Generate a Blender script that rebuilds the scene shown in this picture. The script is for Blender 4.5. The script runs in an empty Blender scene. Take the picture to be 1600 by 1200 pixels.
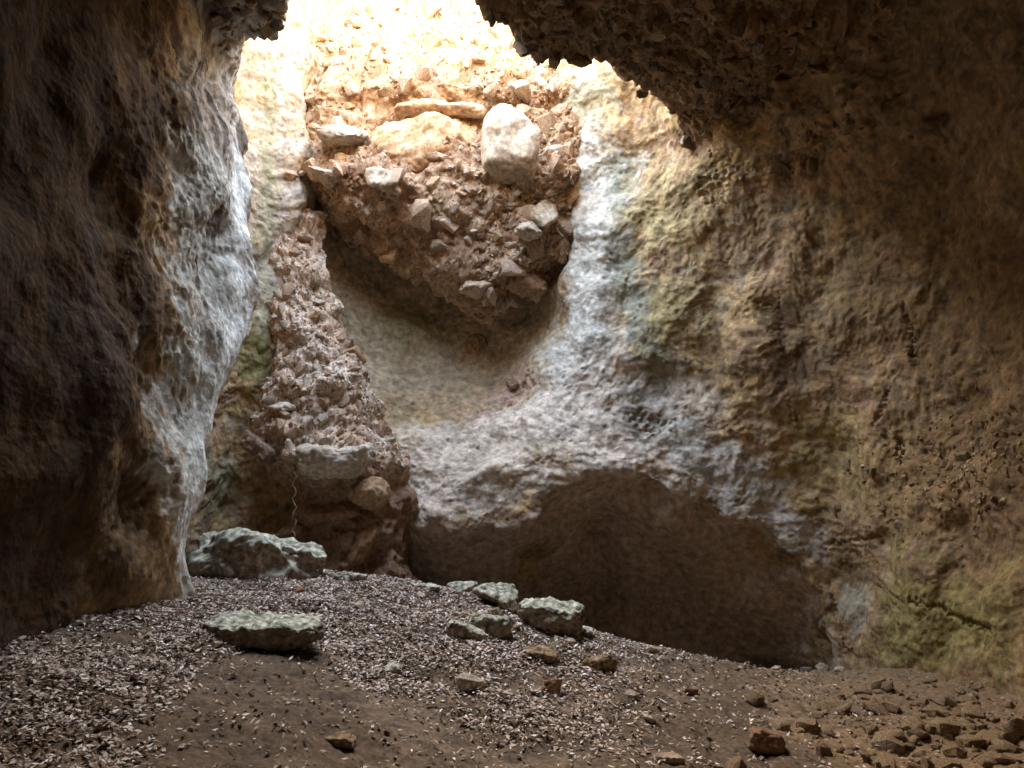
import bpy, bmesh, math, random
import numpy as np
import time
_T0 = time.time()
def lap(s): print('LAP %-12s %.1f' % (s, time.time() - _T0))
from mathutils import Vector, Matrix, Euler
from mathutils.bvhtree import BVHTree

# ------------------------------------------------------------------ camera, sky, sun, exposure
scene = bpy.context.scene
COL = scene.collection
PITCH = math.radians(10.0)
CAM = np.array([0.0, 0.0, 1.6])
FPX = 1250.0                                  # focal length in photo pixels (1600 wide)
cam_d = bpy.data.cameras.new('camera')
cam = bpy.data.objects.new('camera', cam_d)
COL.objects.link(cam)
cam.location = CAM
cam.rotation_euler = (math.pi / 2 + PITCH, 0, 0)
cam_d.sensor_width = 36.0
cam_d.lens = FPX / 1600.0 * 36.0
cam_d.clip_end = 500
scene.camera = cam

SUN_EL, SUN_AZ = math.radians(33), math.radians(-28)   # azimuth from +Y (behind the shaft) towards +X
world = bpy.data.worlds.new('World')
scene.world = world
world.use_nodes = True
wn = world.node_tree
sky = wn.nodes.new('ShaderNodeTexSky')
sky.sky_type = 'NISHITA'
sky.sun_disc = False
sky.sun_elevation = SUN_EL
sky.sun_rotation = SUN_AZ
sky.dust_density = 3.0
sky.air_density = 1.0
sky.ozone_density = 0.6
wn.links.new(sky.outputs[0], wn.nodes['Background'].inputs[0])
wn.nodes['Background'].inputs[1].default_value = 0.15
sun_d = bpy.data.lights.new('sun', 'SUN')
sun_d.energy = 2.0
sun_d.angle = math.radians(0.5)
sun_d.color = (1.0, 0.965, 0.91)
sun = bpy.data.objects.new('sun', sun_d)
COL.objects.link(sun)
sdir = Vector((math.sin(SUN_AZ) * math.cos(SUN_EL), math.cos(SUN_AZ) * math.cos(SUN_EL), math.sin(SUN_EL)))
sun.rotation_euler = (-sdir).to_track_quat('-Z', 'Y').to_euler()
sun.location = (0, 10, 30)
vs = scene.view_settings
vs.view_transform = 'Standard'
vs.look = 'None'
vs.gamma = 1.0
vs.use_curve_mapping = False
vs.exposure = 5.95
vs.use_white_balance = True
vs.white_balance_temperature = 8500
vs.white_balance_tint = 10
scene.render.engine = 'CYCLES'
cy = scene.cycles
cy.use_denoising = True
try:
    cy.denoiser = 'OPENIMAGEDENOISE'
    cy.denoising_input_passes = 'RGB_ALBEDO_NORMAL'
    cy.denoising_prefilter = 'ACCURATE'
except Exception:
    pass
cy.max_bounces = 6
cy.diffuse_bounces = 5
cy.glossy_bounces = 2
cy.sample_clamp_indirect = 6.0
cy.use_adaptive_sampling = False
cy.use_guiding = True
cy.guiding_training_samples = 48
rng = np.random.default_rng(11)
random.seed(5)

# ------------------------------------------------------------------ numeric helpers
_G = np.array([[1,1,0],[-1,1,0],[1,-1,0],[-1,-1,0],[1,0,1],[-1,0,1],[1,0,-1],[-1,0,-1],
               [0,1,1],[0,-1,1],[0,1,-1],[0,-1,-1],[1,1,0],[-1,1,0],[0,-1,1],[0,-1,-1]], np.float32)

def _hash(ix, iy, iz, seed):
    h = (ix.astype(np.uint32) * np.uint32(73856093)) ^ (iy.astype(np.uint32) * np.uint32(19349663)) ^ \
        (iz.astype(np.uint32) * np.uint32(83492791)) ^ np.uint32((seed * 2654435761) & 0xffffffff)
    h ^= h >> np.uint32(15)
    h *= np.uint32(0x2c1b3c6d)
    h ^= h >> np.uint32(12)
    h *= np.uint32(0x297a2d39)
    h ^= h >> np.uint32(15)
    return h

def perlin(P, seed=0):
    P = np.asarray(P, np.float32)
    i = np.floor(P).astype(np.int32)
    f = P - i
    u = f * f * f * (f * (f * 6 - 15) + 10)
    out = np.zeros(len(P), np.float32)
    for a in (0, 1):
        wx = u[:, 0] if a else 1 - u[:, 0]
        for b in (0, 1):
            wy = u[:, 1] if b else 1 - u[:, 1]
            for c in (0, 1):
                wz = u[:, 2] if c else 1 - u[:, 2]
                g = _G[_hash(i[:, 0] + a, i[:, 1] + b, i[:, 2] + c, seed) & np.uint32(15)]
                out += wx * wy * wz * (g[:, 0] * (f[:, 0] - a) + g[:, 1] * (f[:, 1] - b) + g[:, 2] * (f[:, 2] - c))
    return out

def fbm(P, freq, octv, seed=0, gain=0.5, mode=None):
    P = np.asarray(P, np.float32)
    s = np.zeros(len(P), np.float32)
    a = 1.0
    for k in range(octv):
        n = perlin(P * (freq * 2.03 ** k) + 17.3 * k, seed + k * 7)
        if mode == 'ridge':
            n = 0.5 - 2 * np.abs(n)
        elif mode == 'billow':
            n = 2 * np.abs(n) - 0.4
        s += a * n
        a *= gain
    return s

def worley(P, freq, seed=0):
    P = np.asarray(P, np.float32) * freq
    i = np.floor(P).astype(np.int32)
    f = P - i
    d1 = np.full(len(P), 9.0, np.float32)
    d2 = d1.copy()
    for a in (-1, 0, 1):
        for b in (-1, 0, 1):
            for c in (-1, 0, 1):
                h = _hash(i[:, 0] + a, i[:, 1] + b, i[:, 2] + c, seed)
                ox = a + (h & np.uint32(1023)) / 1023.0 - f[:, 0]
                oy = b + ((h >> np.uint32(10)) & np.uint32(1023)) / 1023.0 - f[:, 1]
                oz = c + ((h >> np.uint32(20)) & np.uint32(1023)) / 1023.0 - f[:, 2]
                d = (ox * ox + oy * oy + oz * oz).astype(np.float32)
                d2 = np.minimum(d2, np.maximum(d1, d))
                d1 = np.minimum(d1, d)
    return np.sqrt(d1), np.sqrt(d2)

def sstep(a, b, x):
    t = np.clip((x - a) / (b - a), 0, 1)          # also works falling, a > b
    return t * t * (3 - 2 * t)

def smin(a, b, k):
    h = np.clip(0.5 + 0.5 * (b - a) / k, 0, 1)
    return b * (1 - h) + a * h - k * h * (1 - h)

def smax(a, b, k):
    return -smin(-a, -b, k)

def ray(px, py):
    a, b = (px - 800) / FPX, (600 - py) / FPX
    c, s = math.cos(PITCH), math.sin(PITCH)
    return np.array([a, c - b * s, s + b * c])

def project(P):
    q = np.asarray(P) - CAM
    c, s = math.cos(PITCH), math.sin(PITCH)
    d = q[:, 1] * c + q[:, 2] * s
    u = -q[:, 1] * s + q[:, 2] * c
    d = np.where(d < 0.05, 0.05, d)
    return 800 + FPX * q[:, 0] / d, 600 - FPX * u / d

def poly_sdf(px, py, V):
    n = len(V)
    d = np.full(px.shape, 1e9, np.float32)
    s = np.ones(px.shape, np.float32)
    j = n - 1
    for i in range(n):
        ex, ey = V[j][0] - V[i][0], V[j][1] - V[i][1]
        wx, wy = px - V[i][0], py - V[i][1]
        t = np.clip((wx * ex + wy * ey) / (ex * ex + ey * ey), 0, 1)
        bx, by = wx - ex * t, wy - ey * t
        d = np.minimum(d, bx * bx + by * by)
        c1, c2, c3 = py >= V[i][1], py < V[j][1], ex * wy > ey * wx
        s = np.where((c1 & c2 & c3) | (~c1 & ~c2 & ~c3), -s, s)
        j = i
    return s * np.sqrt(d)

# ------------------------------------------------------------------ signed distance grid of the cave air
LEV = [-1.5, 0.0, 1.5, 2.4, 3.2, 4.2, 5.5, 6.5, 9.0]
def T(*v):                                    # one coordinate through all levels
    return v
def plan(z):
    f = lambda v: float(np.interp(z, LEV, v)) if isinstance(v, tuple) else v
    pts = [(-2.6, -2.6), (-3.3, -0.5),
           (-3.0, 2.4),
           (T(-2.95,-2.9,-2.85,-2.85,-2.9,-3.0,-3.1,-3.1,-3.1), 4.6),
           (T(-2.95,-2.92,-2.9,-2.95,-3.0,-3.05,-3.1,-3.15,-3.15), 6.3),
           (T(-2.8,-2.75,-2.78,-2.78,-2.72,-2.74,-2.98,-3.25,-3.25), T(6.9,7.0,7.15,7.5,7.9,8.3,8.55,8.75,8.75)),
           (T(-3.2,-3.15,-3.15,-3.1,-3.05,-3.05,-3.2,-3.5,-3.5), T(7.3,7.4,7.55,7.95,8.3,8.65,8.85,9.0,9.0)),
           (-3.95, 9.3), (-4.05, 9.95),
           (-3.7, T(10.6,10.6,10.6,10.6,10.55,10.5,10.5,10.5,10.5)),
           (-3.0, T(10.9,10.9,10.6,10.6,10.75,10.75,10.7,10.7,10.7)),
           (-1.6, T(10.6,10.6,10.5,10.45,10.75,10.95,11.0,11.0,11.0)),
           (-0.2, T(10.5,10.5,10.4,10.4,10.8,11.05,11.1,11.1,11.1)),
           (0.9,  T(10.3,10.3,10.3,10.35,10.65,10.8,10.85,10.9,10.95)),
           (1.7,  T(10.3,10.3,10.3,10.35,10.5,10.55,10.6,10.6,10.6)),
           (2.7,  T(10.3,10.3,10.3,10.25,10.3,10.25,10.1,9.9,9.9)),
           (T(3.9,3.9,3.9,3.9,3.85,3.8,3.65,3.45,3.2), T(10.0,10.0,9.9,9.8,9.7,9.6,9.45,9.25,9.0)),
           (T(4.4,4.4,4.6,4.7,4.75,4.75,4.6,4.3,3.9), 8.2),
           (T(4.2,4.3,4.7,4.9,5.0,5.0,4.8,4.4,4.0), 6.3),
           (4.7, 3.0), (4.0, -0.5), (2.8, -2.6)]
    return [(f(a), f(b)) for a, b in pts]

SHAFT = [(-3.9,9.3),(-3.36,8.75),(-2.85,8.1),(-2.4,7.45),(-1.95,6.9),(-1.4,6.35),(-0.95,6.4),(-0.7,7.3),(0.05,8.0),(0.5,8.6),(1.15,8.95),
         (1.75,9.45),(2.15,9.9),(2.0,10.4),(1.2,10.8),(0.8,10.95),(-0.2,11.1),(-1.6,11.0),(-3.0,10.7),(-3.7,10.5),(-4.05,9.9)]

VX = 0.09
X0, X1, Y0, Y1, Z0, Z1 = -5.4, 6.2, -3.4, 14.4, -1.6, 13.0
gx = np.arange(X0, X1, VX, dtype=np.float32)
gy = np.arange(Y0, Y1, VX, dtype=np.float32)
gz = np.arange(Z0, Z1, VX, dtype=np.float32)
NX, NY, NZ = len(gx), len(gy), len(gz)

def hill(x, y):  # out of view; front slope bounces sun, raised side rims darken the side walls
    return 8.5 + np.maximum(0, y - 8.4) * 0.85 + 0.9 * np.clip(np.abs(x + 0.9) - 2.2, 0, 2.0) + 0.05 * x + 0.35 * np.maximum(0, x - 1.8) + np.minimum(np.maximum(0, 5.4 - y) * 1.0, 2.6)

def lip_z(x):
    return np.interp(x, [-2.6,-1.9,-1.5,-0.9,0.0,0.3,0.65,1.2,1.6,2.4,3.1,3.5,3.8,4.05],
                        [1.4,1.6,1.66,1.5,1.58,1.75,2.04,2.36,2.24,1.82,1.42,1.06,0.72,-0.3]).astype(np.float32)

def build_grid():
    D = np.zeros((NX, NY, NZ), np.float32)
    XX, YY = np.meshgrid(gx, gy, indexing='ij')
    dsh = poly_sdf(XX, YY, SHAFT)
    ceil = 7.02 - 0.10 * np.clip(XX - 0.8, 0, 1.9) ** 1.5 + 0.45 * np.maximum(0, XX - 2.6) - 0.35 * np.maximum(0, 5.5 - YY) ** 0.8 + 0.04 * (YY - 8)
    hl = hill(XX, YY)
    lz = lip_z(XX)
    for k, z in enumerate(gz):
        d = poly_sdf(XX, YY, plan(z)) if z < 8 else dsh * 0 + 1.0
        D[:, :, k] = smax(d, z - ceil, 0.55)
    for ax in (0, 1, 2):                       # round the polygon corners
        for _ in range(2):
            E = D.copy()
            a = [slice(None)] * 3; b = [slice(None)] * 3; c = [slice(None)] * 3
            a[ax] = slice(1, -1); b[ax] = slice(0, -2); c[ax] = slice(2, None)
            E[tuple(a)] = 0.5 * D[tuple(a)] + 0.25 * D[tuple(b)] + 0.25 * D[tuple(c)]
            D = E
    for k, z in enumerate(gz):
        d = D[:, :, k]
        s = np.maximum(dsh - 0.0 * z, 6.2 - z)                                     # shaft
        d = smin(d, s, 0.18)
        lo = float(np.clip((5.7 - z) / 2.6, 0, 1))
        q = np.sqrt(((XX + 1.1) / (1.92 - 0.3 * lo)) ** 2 + ((YY - 10.95 + 1.0 * lo) / 1.75) ** 2 + (min(z - 4.6, 0) / 2.6) ** 2)   # niche holding the plug
        d = smin(d, (q - 1) * 1.75, 0.12 + 0.5 * lo)
        rec = np.maximum((z - lz + 1.15 * np.maximum(0, YY - 10.5)) * 0.7, YY - 11.9 - 0.12 * np.sin(XX * 1.7))    # low recess
        rec = np.maximum(rec, 9.0 - YY)
        rec = np.maximum(rec, XX - 4.0)
        rec = np.maximum(rec, -2.4 - XX)
        d = smin(d, rec * 0.85, 0.05)
        D[:, :, k] = np.minimum(d, (hl - z) * 0.75)                                # the unseen hillside above, shaped to steer the light
    P = np.stack(np.meshgrid(gx, gy, gz, indexing='ij'), -1).reshape(-1, 3)
    near = np.abs(D.ravel()) < 0.45
    Q = P[near]
    n = 0.20 * fbm(Q, 0.55, 2, 3) + 0.11 * fbm(Q, 1.7, 2, 9) 
    D.ravel()[near] += n
    return D

SDF = build_grid()
lap('grid')

def sample(P):
    q = (np.asarray(P, np.float32) - np.array([X0, Y0, Z0], np.float32)) / VX
    q = np.clip(q, 0, np.array([NX - 2, NY - 2, NZ - 2]) + 0.999)
    i = q.astype(np.int32); f = q - i
    r = 0
    for a in (0, 1):
        for b in (0, 1):
            for c in (0, 1):
                w = (f[:, 0] if a else 1 - f[:, 0]) * (f[:, 1] if b else 1 - f[:, 1]) * (f[:, 2] if c else 1 - f[:, 2])
                r = r + w * SDF[i[:, 0] + a, i[:, 1] + b, i[:, 2] + c]
    return r

def hit_wall(px, py):
    d = ray(px, py)
    t = np.arange(1.5, 18, 0.03)
    s = sample(CAM + t[:, None] * d)
    k = np.argmax(s > 0)
    return CAM + t[k] * d

def surface_nets(D):
    S = D < 0
    c = np.zeros(tuple(n - 1 for n in D.shape), np.int8)
    offs = [(a, b, e) for a in (0, 1) for b in (0, 1) for e in (0, 1)]
    sh = c.shape
    for a, b, e in offs:
        c += S[a:a + sh[0], b:b + sh[1], e:e + sh[2]]
    act = (c > 0) & (c < 8)
    idx = np.full(sh, -1, np.int32)
    ii = np.argwhere(act)
    idx[act] = np.arange(len(ii))
    val = {o: D[ii[:, 0] + o[0], ii[:, 1] + o[1], ii[:, 2] + o[2]] for o in offs}
    acc = np.zeros((len(ii), 3)); cnt = np.zeros(len(ii))
    for o in offs:
        for ax in range(3):
            if o[ax] == 0:
                p = list(o); p[ax] = 1; p = tuple(p)
                v0, v1 = val[o], val[p]
                m = (v0 < 0) != (v1 < 0)
                t = np.where(m, v0 / np.where(m, v0 - v1, 1), 0)
                pos = np.tile(np.array(o, float), (len(ii), 1)); pos[:, ax] += t
                acc[m] += pos[m]; cnt[m] += 1
    V = (ii + acc / cnt[:, None]) * VX + np.array([X0, Y0, Z0])
    F = []
    for ax in range(3):
        u, w = (ax + 1) % 3, (ax + 2) % 3
        s0 = [slice(1, -1)] * 3; s0[ax] = slice(0, -1)
        s1 = [slice(1, -1)] * 3; s1[ax] = slice(1, None)
        A, B = S[tuple(s0)], S[tuple(s1)]
        e = np.argwhere(A != B)
        base = e + 1; base[:, ax] -= 1
        flip = A[tuple(e.T)]
        def cell(du, dw):
            q = base.copy(); q[:, u] -= du; q[:, w] -= dw
            return idx[tuple(q.T)]
        q = np.stack([cell(0, 0), cell(1, 0), cell(1, 1), cell(0, 1)], 1)
        q[flip] = q[flip][:, ::-1]
        F.append(q)
    F = np.concatenate(F)
    return V, F[(F >= 0).all(1)]

# ------------------------------------------------------------------ materials
def new_mat(name):
    m = bpy.data.materials.new(name)
    m.use_nodes = True
    n = m.node_tree.nodes
    return m, n, m.node_tree.links, n['Principled BSDF']

def nd(n, t, **kw):
    x = n.new(t)
    for k, v in kw.items():
        setattr(x, k, v)
    return x

def rock_material(name, use_attr=True, base=(0.4, 0.3, 0.2), var=(0.2, 0.14, 0.09), fine=1.0, bump=1.0, moss=None, coord='Object', rough=0.92, per_object=0.0):
    m, n, l, p = new_mat(name)
    p.inputs['Roughness'].default_value = rough
    p.inputs['Specular IOR Level'].default_value = 0.06
    tc = nd(n, 'ShaderNodeTexCoord')
    co = tc.outputs[coord]
    if use_attr:
        a = nd(n, 'ShaderNodeAttribute', attribute_name='tint')
        c0 = a.outputs['Color']
    else:
        nz = nd(n, 'ShaderNodeTexNoise'); nz.inputs['Scale'].default_value = 2.2; nz.inputs['Detail'].default_value = 8
        l.new(co, nz.inputs['Vector'])
        rp = nd(n, 'ShaderNodeValToRGB')
        rp.color_ramp.elements[0].position = 0.3; rp.color_ramp.elements[0].color = (*var, 1)
        rp.color_ramp.elements[1].position = 0.68; rp.color_ramp.elements[1].color = (*base, 1)
        l.new(nz.outputs['Fac'], rp.inputs['Fac'])
        c0 = rp.outputs['Color']
    # fine mottling of the stone itself
    n2 = nd(n, 'ShaderNodeTexNoise'); n2.inputs['Scale'].default_value = 11 * fine; n2.inputs['Detail'].default_value = 3; n2.inputs['Roughness'].default_value = 0.6
    l.new(co, n2.inputs['Vector'])
    mr = nd(n, 'ShaderNodeMapRange'); mr.inputs['From Min'].default_value = 0.3; mr.inputs['From Max'].default_value = 0.7
    mr.inputs['To Min'].default_value = 0.55; mr.inputs['To Max'].default_value = 1.32
    l.new(n2.outputs['Fac'], mr.inputs['Value'])
    mx = nd(n, 'ShaderNodeMix', data_type='RGBA', blend_type='MULTIPLY'); mx.inputs['Factor'].default_value = 1
    l.new(c0, mx.inputs['A']); l.new(mr.outputs[0], mx.inputs['B'])
    col = mx.outputs['Result']
    if per_object:
        oi = nd(n, 'ShaderNodeObjectInfo')
        hs = nd(n, 'ShaderNodeHueSaturation')
        m1 = nd(n, 'ShaderNodeMapRange'); m1.inputs['To Min'].default_value = 1 - per_object; m1.inputs['To Max'].default_value = 1 + per_object
        l.new(oi.outputs['Random'], m1.inputs['Value']); l.new(m1.outputs[0], hs.inputs['Value'])
        m2 = nd(n, 'ShaderNodeMath', operation='MULTIPLY'); m2.inputs[1].default_value = 7.31
        l.new(oi.outputs['Random'], m2.inputs[0])
        m3 = nd(n, 'ShaderNodeMath', operation='FRACT'); l.new(m2.outputs[0], m3.inputs[0])
        m4 = nd(n, 'ShaderNodeMapRange'); m4.inputs['To Min'].default_value = 0.8; m4.inputs['To Max'].default_value = 1.12
        l.new(m3.outputs[0], m4.inputs['Value']); l.new(m4.outputs[0], hs.inputs['Saturation'])
        l.new(col, hs.inputs['Color']); col = hs.outputs['Color']
    if moss:                                   # lichen growing on the upward faces
        g = nd(n, 'ShaderNodeNewGeometry')
        sx = nd(n, 'ShaderNodeSeparateXYZ'); l.new(g.outputs['Normal'], sx.inputs[0])
        n3 = nd(n, 'ShaderNodeTexNoise'); n3.inputs['Scale'].default_value = 7; n3.inputs['Detail'].default_value = 7
        l.new(co, n3.inputs['Vector'])
        ad = nd(n, 'ShaderNodeMath', operation='ADD'); l.new(sx.outputs['Z'], ad.inputs[0])
        l.new(n3.outputs['Fac'], ad.inputs[1])
        m5 = nd(n, 'ShaderNodeMapRange', interpolation_type='SMOOTHSTEP'); m5.inputs['From Min'].default_value = 0.8; m5.inputs['From Max'].default_value = 1.15
        m5.inputs['To Max'].default_value = 0.85
        l.new(ad.outputs[0], m5.inputs['Value'])
        mm = nd(n, 'ShaderNodeMix', data_type='RGBA')
        n4 = nd(n, 'ShaderNodeTexNoise'); n4.inputs['Scale'].default_value = 17; n4.inputs['Detail'].default_value = 5; n4.inputs['Roughness'].default_value = 0.7
        l.new(co, n4.inputs['Vector'])
        r4 = nd(n, 'ShaderNodeValToRGB')
        r4.color_ramp.elements[0].position = 0.38; r4.color_ramp.elements[0].color = (moss[0] * 0.35, moss[1] * 0.38, moss[2] * 0.3, 1)
        r4.color_ramp.elements[1].position = 0.62; r4.color_ramp.elements[1].color = (moss[0] * 1.2, moss[1] * 1.1, moss[2] * 1.1, 1)
        l.new(n4.outputs['Fac'], r4.inputs['Fac']); l.new(r4.outputs['Color'], mm.inputs['B'])
        l.new(m5.outputs[0], mm.inputs['Factor']); l.new(col, mm.inputs['A'])
        mq = nd(n, 'ShaderNodeMix', data_type='RGBA', blend_type='MULTIPLY'); mq.inputs['Factor'].default_value = 0.8
        l.new(mm.outputs['Result'], mq.inputs['A']); l.new(mr.outputs[0], mq.inputs['B'])
        col = mq.outputs['Result']
    l.new(col, p.inputs['Base Color'])
    b1 = nd(n, 'ShaderNodeTexNoise'); b1.inputs['Scale'].default_value = 15 * fine; b1.inputs['Detail'].default_value = 2; b1.inputs['Roughness'].default_value = 0.5
    l.new(co, b1.inputs['Vector'])
    b2 = nd(n, 'ShaderNodeTexVoronoi'); b2.inputs['Scale'].default_value = 22 * fine
    l.new(co, b2.inputs['Vector'])
    ma = nd(n, 'ShaderNodeMath', operation='MULTIPLY_ADD'); ma.inputs[1].default_value = 0.35
    l.new(b2.outputs['Distance'], ma.inputs[0]); l.new(b1.outputs['Fac'], ma.inputs[2])
    bp = nd(n, 'ShaderNodeBump'); bp.inputs['Strength'].default_value = 1.0; bp.inputs['Distance'].default_value = 0.014 * bump / fine
    l.new(ma.outputs[0], bp.inputs['Height']); l.new(bp.outputs[0], p.inputs['Normal'])
    return m

M_wall = rock_material('limestone_wall')
M_earth = rock_material('red_earth', bump=0.9, fine=1.6)
M_soil = rock_material('cave_soil', bump=0.5, fine=2.2)
M_stone = rock_material('rubble_stone', use_attr=False, base=(0.50, 0.35, 0.23), var=(0.34, 0.205, 0.12), fine=1.6, bump=0.7, per_object=0.22)
M_stone_attr = rock_material('rubble_gravel', fine=2.0, bump=0.4)
M_pale = rock_material('pale_limestone', use_attr=False, base=(0.55, 0.46, 0.35), var=(0.40, 0.29, 0.19), fine=1.5, bump=0.5, per_object=0.12)
M_red = rock_material('red_boulder', use_attr=False, base=(0.36, 0.21, 0.12), var=(0.22, 0.12, 0.07), fine=1.5, bump=0.6, per_object=0.15)
M_brown = rock_material('brown_rubble', use_attr=False, base=(0.33, 0.235, 0.14), var=(0.22, 0.15, 0.09), fine=1.8, bump=0.6, per_object=0.18, moss=(0.34, 0.25, 0.16))
M_lichen = rock_material('lichen_limestone', use_attr=False, base=(0.30, 0.23, 0.16), var=(0.17, 0.12, 0.08), fine=1.6, bump=0.7, moss=(0.56, 0.60, 0.49), per_object=0.1)

# ------------------------------------------------------------------ object helpers
def mesh_from(name, V, F, mat, tint=None, smooth=True, normals=None):
    me = bpy.data.meshes.new(name)
    V = np.asarray(V, np.float32); F = np.asarray(F, np.int32)
    k = F.shape[1]
    me.vertices.add(len(V)); me.vertices.foreach_set('co', V.ravel())
    me.loops.add(F.size); me.loops.foreach_set('vertex_index', F.ravel())
    me.polygons.add(len(F)); me.polygons.foreach_set('loop_start', np.arange(0, F.size, k, dtype=np.int32))
    me.update(calc_edges=True)
    me.polygons.foreach_set('use_smooth', np.full(len(F), smooth))
    if tint is not None:
        at = me.attributes.new('tint', 'FLOAT_COLOR', 'POINT')
        c = np.ones((len(V), 4), np.float32); c[:, :3] = tint
        at.data.foreach_set('color', c.ravel())
    if mat: me.materials.append(mat)
    if normals is not None:
        me.normals_split_custom_set_from_vertices([tuple(v) for v in normals])
    me.update()
    return me

def add(name, me, parent=None, loc=None, rot=None, scale=None):
    o = bpy.data.objects.new(name, me)
    COL.objects.link(o)
    if parent: o.parent = parent
    if loc is not None: o.location = loc
    if rot is not None: o.rotation_euler = rot
    if scale is not None: o.scale = scale
    return o

def tag(o, label, cat, group=None, kind=None):
    if label: o['label'] = label
    if cat: o['category'] = cat
    if group: o['group'] = group
    if kind: o['kind'] = kind
    return o

def vert_normals(V, F):
    N = np.zeros_like(V)
    a, b = V[F[:, 2]] - V[F[:, 0]], V[F[:, 3 % F.shape[1]]] - V[F[:, 1]]
    n = np.cross(a, b) if F.shape[1] == 4 else np.cross(V[F[:, 1]] - V[F[:, 0]], V[F[:, 2]] - V[F[:, 0]])
    for k in range(F.shape[1]):
        for c in range(3):
            N[:, c] += np.bincount(F[:, k], n[:, c], len(V))
    return N / np.maximum(np.linalg.norm(N, axis=1, keepdims=True), 1e-9)

def subsurf(V, F, levels):
    me = mesh_from('tmp', V, F, None)
    o = bpy.data.objects.new('tmp', me); COL.objects.link(o)
    md = o.modifiers.new('s', 'SUBSURF'); md.levels = levels
    dg = bpy.context.evaluated_depsgraph_get()
    m2 = bpy.data.meshes.new_from_object(o.evaluated_get(dg))
    V2 = np.zeros(len(m2.vertices) * 3, np.float32); m2.vertices.foreach_get('co', V2)
    F2 = np.zeros(len(m2.loops), np.int32); m2.loops.foreach_get('vertex_index', F2)
    bpy.data.objects.remove(o); bpy.data.meshes.remove(me); bpy.data.meshes.remove(m2)
    return V2.reshape(-1, 3), F2.reshape(-1, 4)

# ------------------------------------------------------------------ the rock shell
V, F = surface_nets(SDF)
lap('nets %d' % len(V))
def grow(mask, k):                            # widen a face selection by k rings
    for _ in range(k):
        vm = np.zeros(len(V), bool); vm[F[mask].ravel()] = True
        mask = vm[F].any(1)
    return mask
def pick(V, F, m):
    u, inv = np.unique(F[m], return_inverse=True)
    return V[u], inv.reshape(-1, 4)
_N = vert_normals(V, F); _fc = V[F].mean(1); _fn = _N[F].mean(1)
_ux, _uy = project(_fc)
_see = (_ux > -260) & (_ux < 1860) & (_uy > -260) & (_uy < 1330) & (_fc[:, 1] > 2.6) & (_fc[:, 2] > -0.7)
_see &= (_fn * (CAM - _fc)).sum(1) / np.linalg.norm(CAM - _fc, axis=1) > -0.5
_see &= _fc[:, 2] < hill(_fc[:, 0], _fc[:, 1]) - 0.15
_see &= ~((_fc[:, 2] > 7.35) & (_fc[:, 1] < 9.0)) & ~((_fc[:, 2] > 6) & (_uy < -50))
_see &= _fc[:, 1] < 13.2
_see = grow(_see, 4)
Vfar, Ffar = pick(V, F, grow(~_see, 3))
V, F = pick(V, F, _see)
_Nf = vert_normals(Vfar, Ffar)
V, F = subsurf(V, F, 2)
lap('subsurf %d' % len(V))
N = vert_normals(V, F)
upx, upy = project(V)

def zone(V, px, py, r, warp=0.35, seed=0, sx=1.0):
    """soft irregular patch round the wall point seen at (px, py)"""
    c = hit_wall(px, py)
    d = np.linalg.norm((V - c), axis=1)
    m = d < r * 2.2
    out = np.zeros(len(V), np.float32)
    if m.any():
        n = fbm(V[m], 2.2 / max(r, 0.4), 4, 40 + seed, 0.6)
        out[m] = 1 - sstep(0.45, 1.15, d[m] / r + n * warp * 1.6)
    return out

def line_zone(V, pts, r, seed=0, warp=0.4):
    """soft irregular streak along a line of wall points"""
    C = np.array([hit_wall(*p) for p in pts])
    d = np.full(len(V), 9.0, np.float32)
    lo, hi = C.min(0) - 2 * r, C.max(0) + 2 * r
    m = ((V > lo) & (V < hi)).all(1)
    Q = V[m]; dd = np.full(len(Q), 9.0)
    for a, b in zip(C[:-1], C[1:]):
        e = b - a
        t = np.clip(((Q - a) @ e) / (e @ e), 0, 1)
        dd = np.minimum(dd, np.linalg.norm(Q - a - t[:, None] * e, axis=1))
    n = fbm(Q, 1.6 / r, 4, 90 + seed, 0.6)
    d[m] = dd / r + n * warp * 1.6
    return 1 - sstep(0.35, 1.2, d)

nicheq = np.sqrt(((V[:, 0] + 1.1) / 1.92) ** 2 + ((V[:, 1] - 10.95) / 1.75) ** 2)
innich = sstep(1.2, 1.0, nicheq + 0.08 * fbm(V, 2.0, 3, 19)) * sstep(10.95, 11.35, V[:, 1]) * sstep(3.0, 3.9, V[:, 2])
inrec = sstep(0.0, 0.08, lip_z(V[:, 0]) - 1.0 * np.maximum(0, V[:, 1] - 10.5) + 0.10 - V[:, 2]) * sstep(9.9, 10.3, V[:, 1]) * (V[:, 0] < 4.05)
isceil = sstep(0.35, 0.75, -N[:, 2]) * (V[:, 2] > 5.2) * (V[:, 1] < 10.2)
left = (V[:, 0] < -2.2) & (V[:, 1] < 8.6)

# relief ------------------------------------------------------------
warp = np.stack([fbm(V, 1.1, 2, 60 + i) for i in range(3)], 1)
W = V + 0.25 * warp
big = fbm(W, 1.3, 3, 1)
mid = fbm(W, 4.5, 4, 5, 0.55)
rid = fbm(W, 2.6, 4, 21, 0.55, 'ridge')
st = fbm(W * np.array([1, 1, 1.5]), 1.9, 4, 31, 0.5) * 5.0
terr = (np.floor(st) + sstep(0.62, 1.0, st - np.floor(st))) / 5.0          # flaking crust: small steps
w1, w2 = worley(W, 5.0, 3)
pits = np.clip(0.42 - w1, 0, 1) * sstep(-0.05, 0.25, fbm(V, 0.8, 2, 77))
amp = np.ones(len(V), np.float32)
amp *= 1 - 0.3 * inrec
amp *= 1 - 0.35 * innich
fine = fbm(W, 13.0, 3, 71, 0.6)
st2 = fbm(W * np.array([1, 1, 1.4]), 4.2, 3, 37, 0.5) * 4.0
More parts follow.
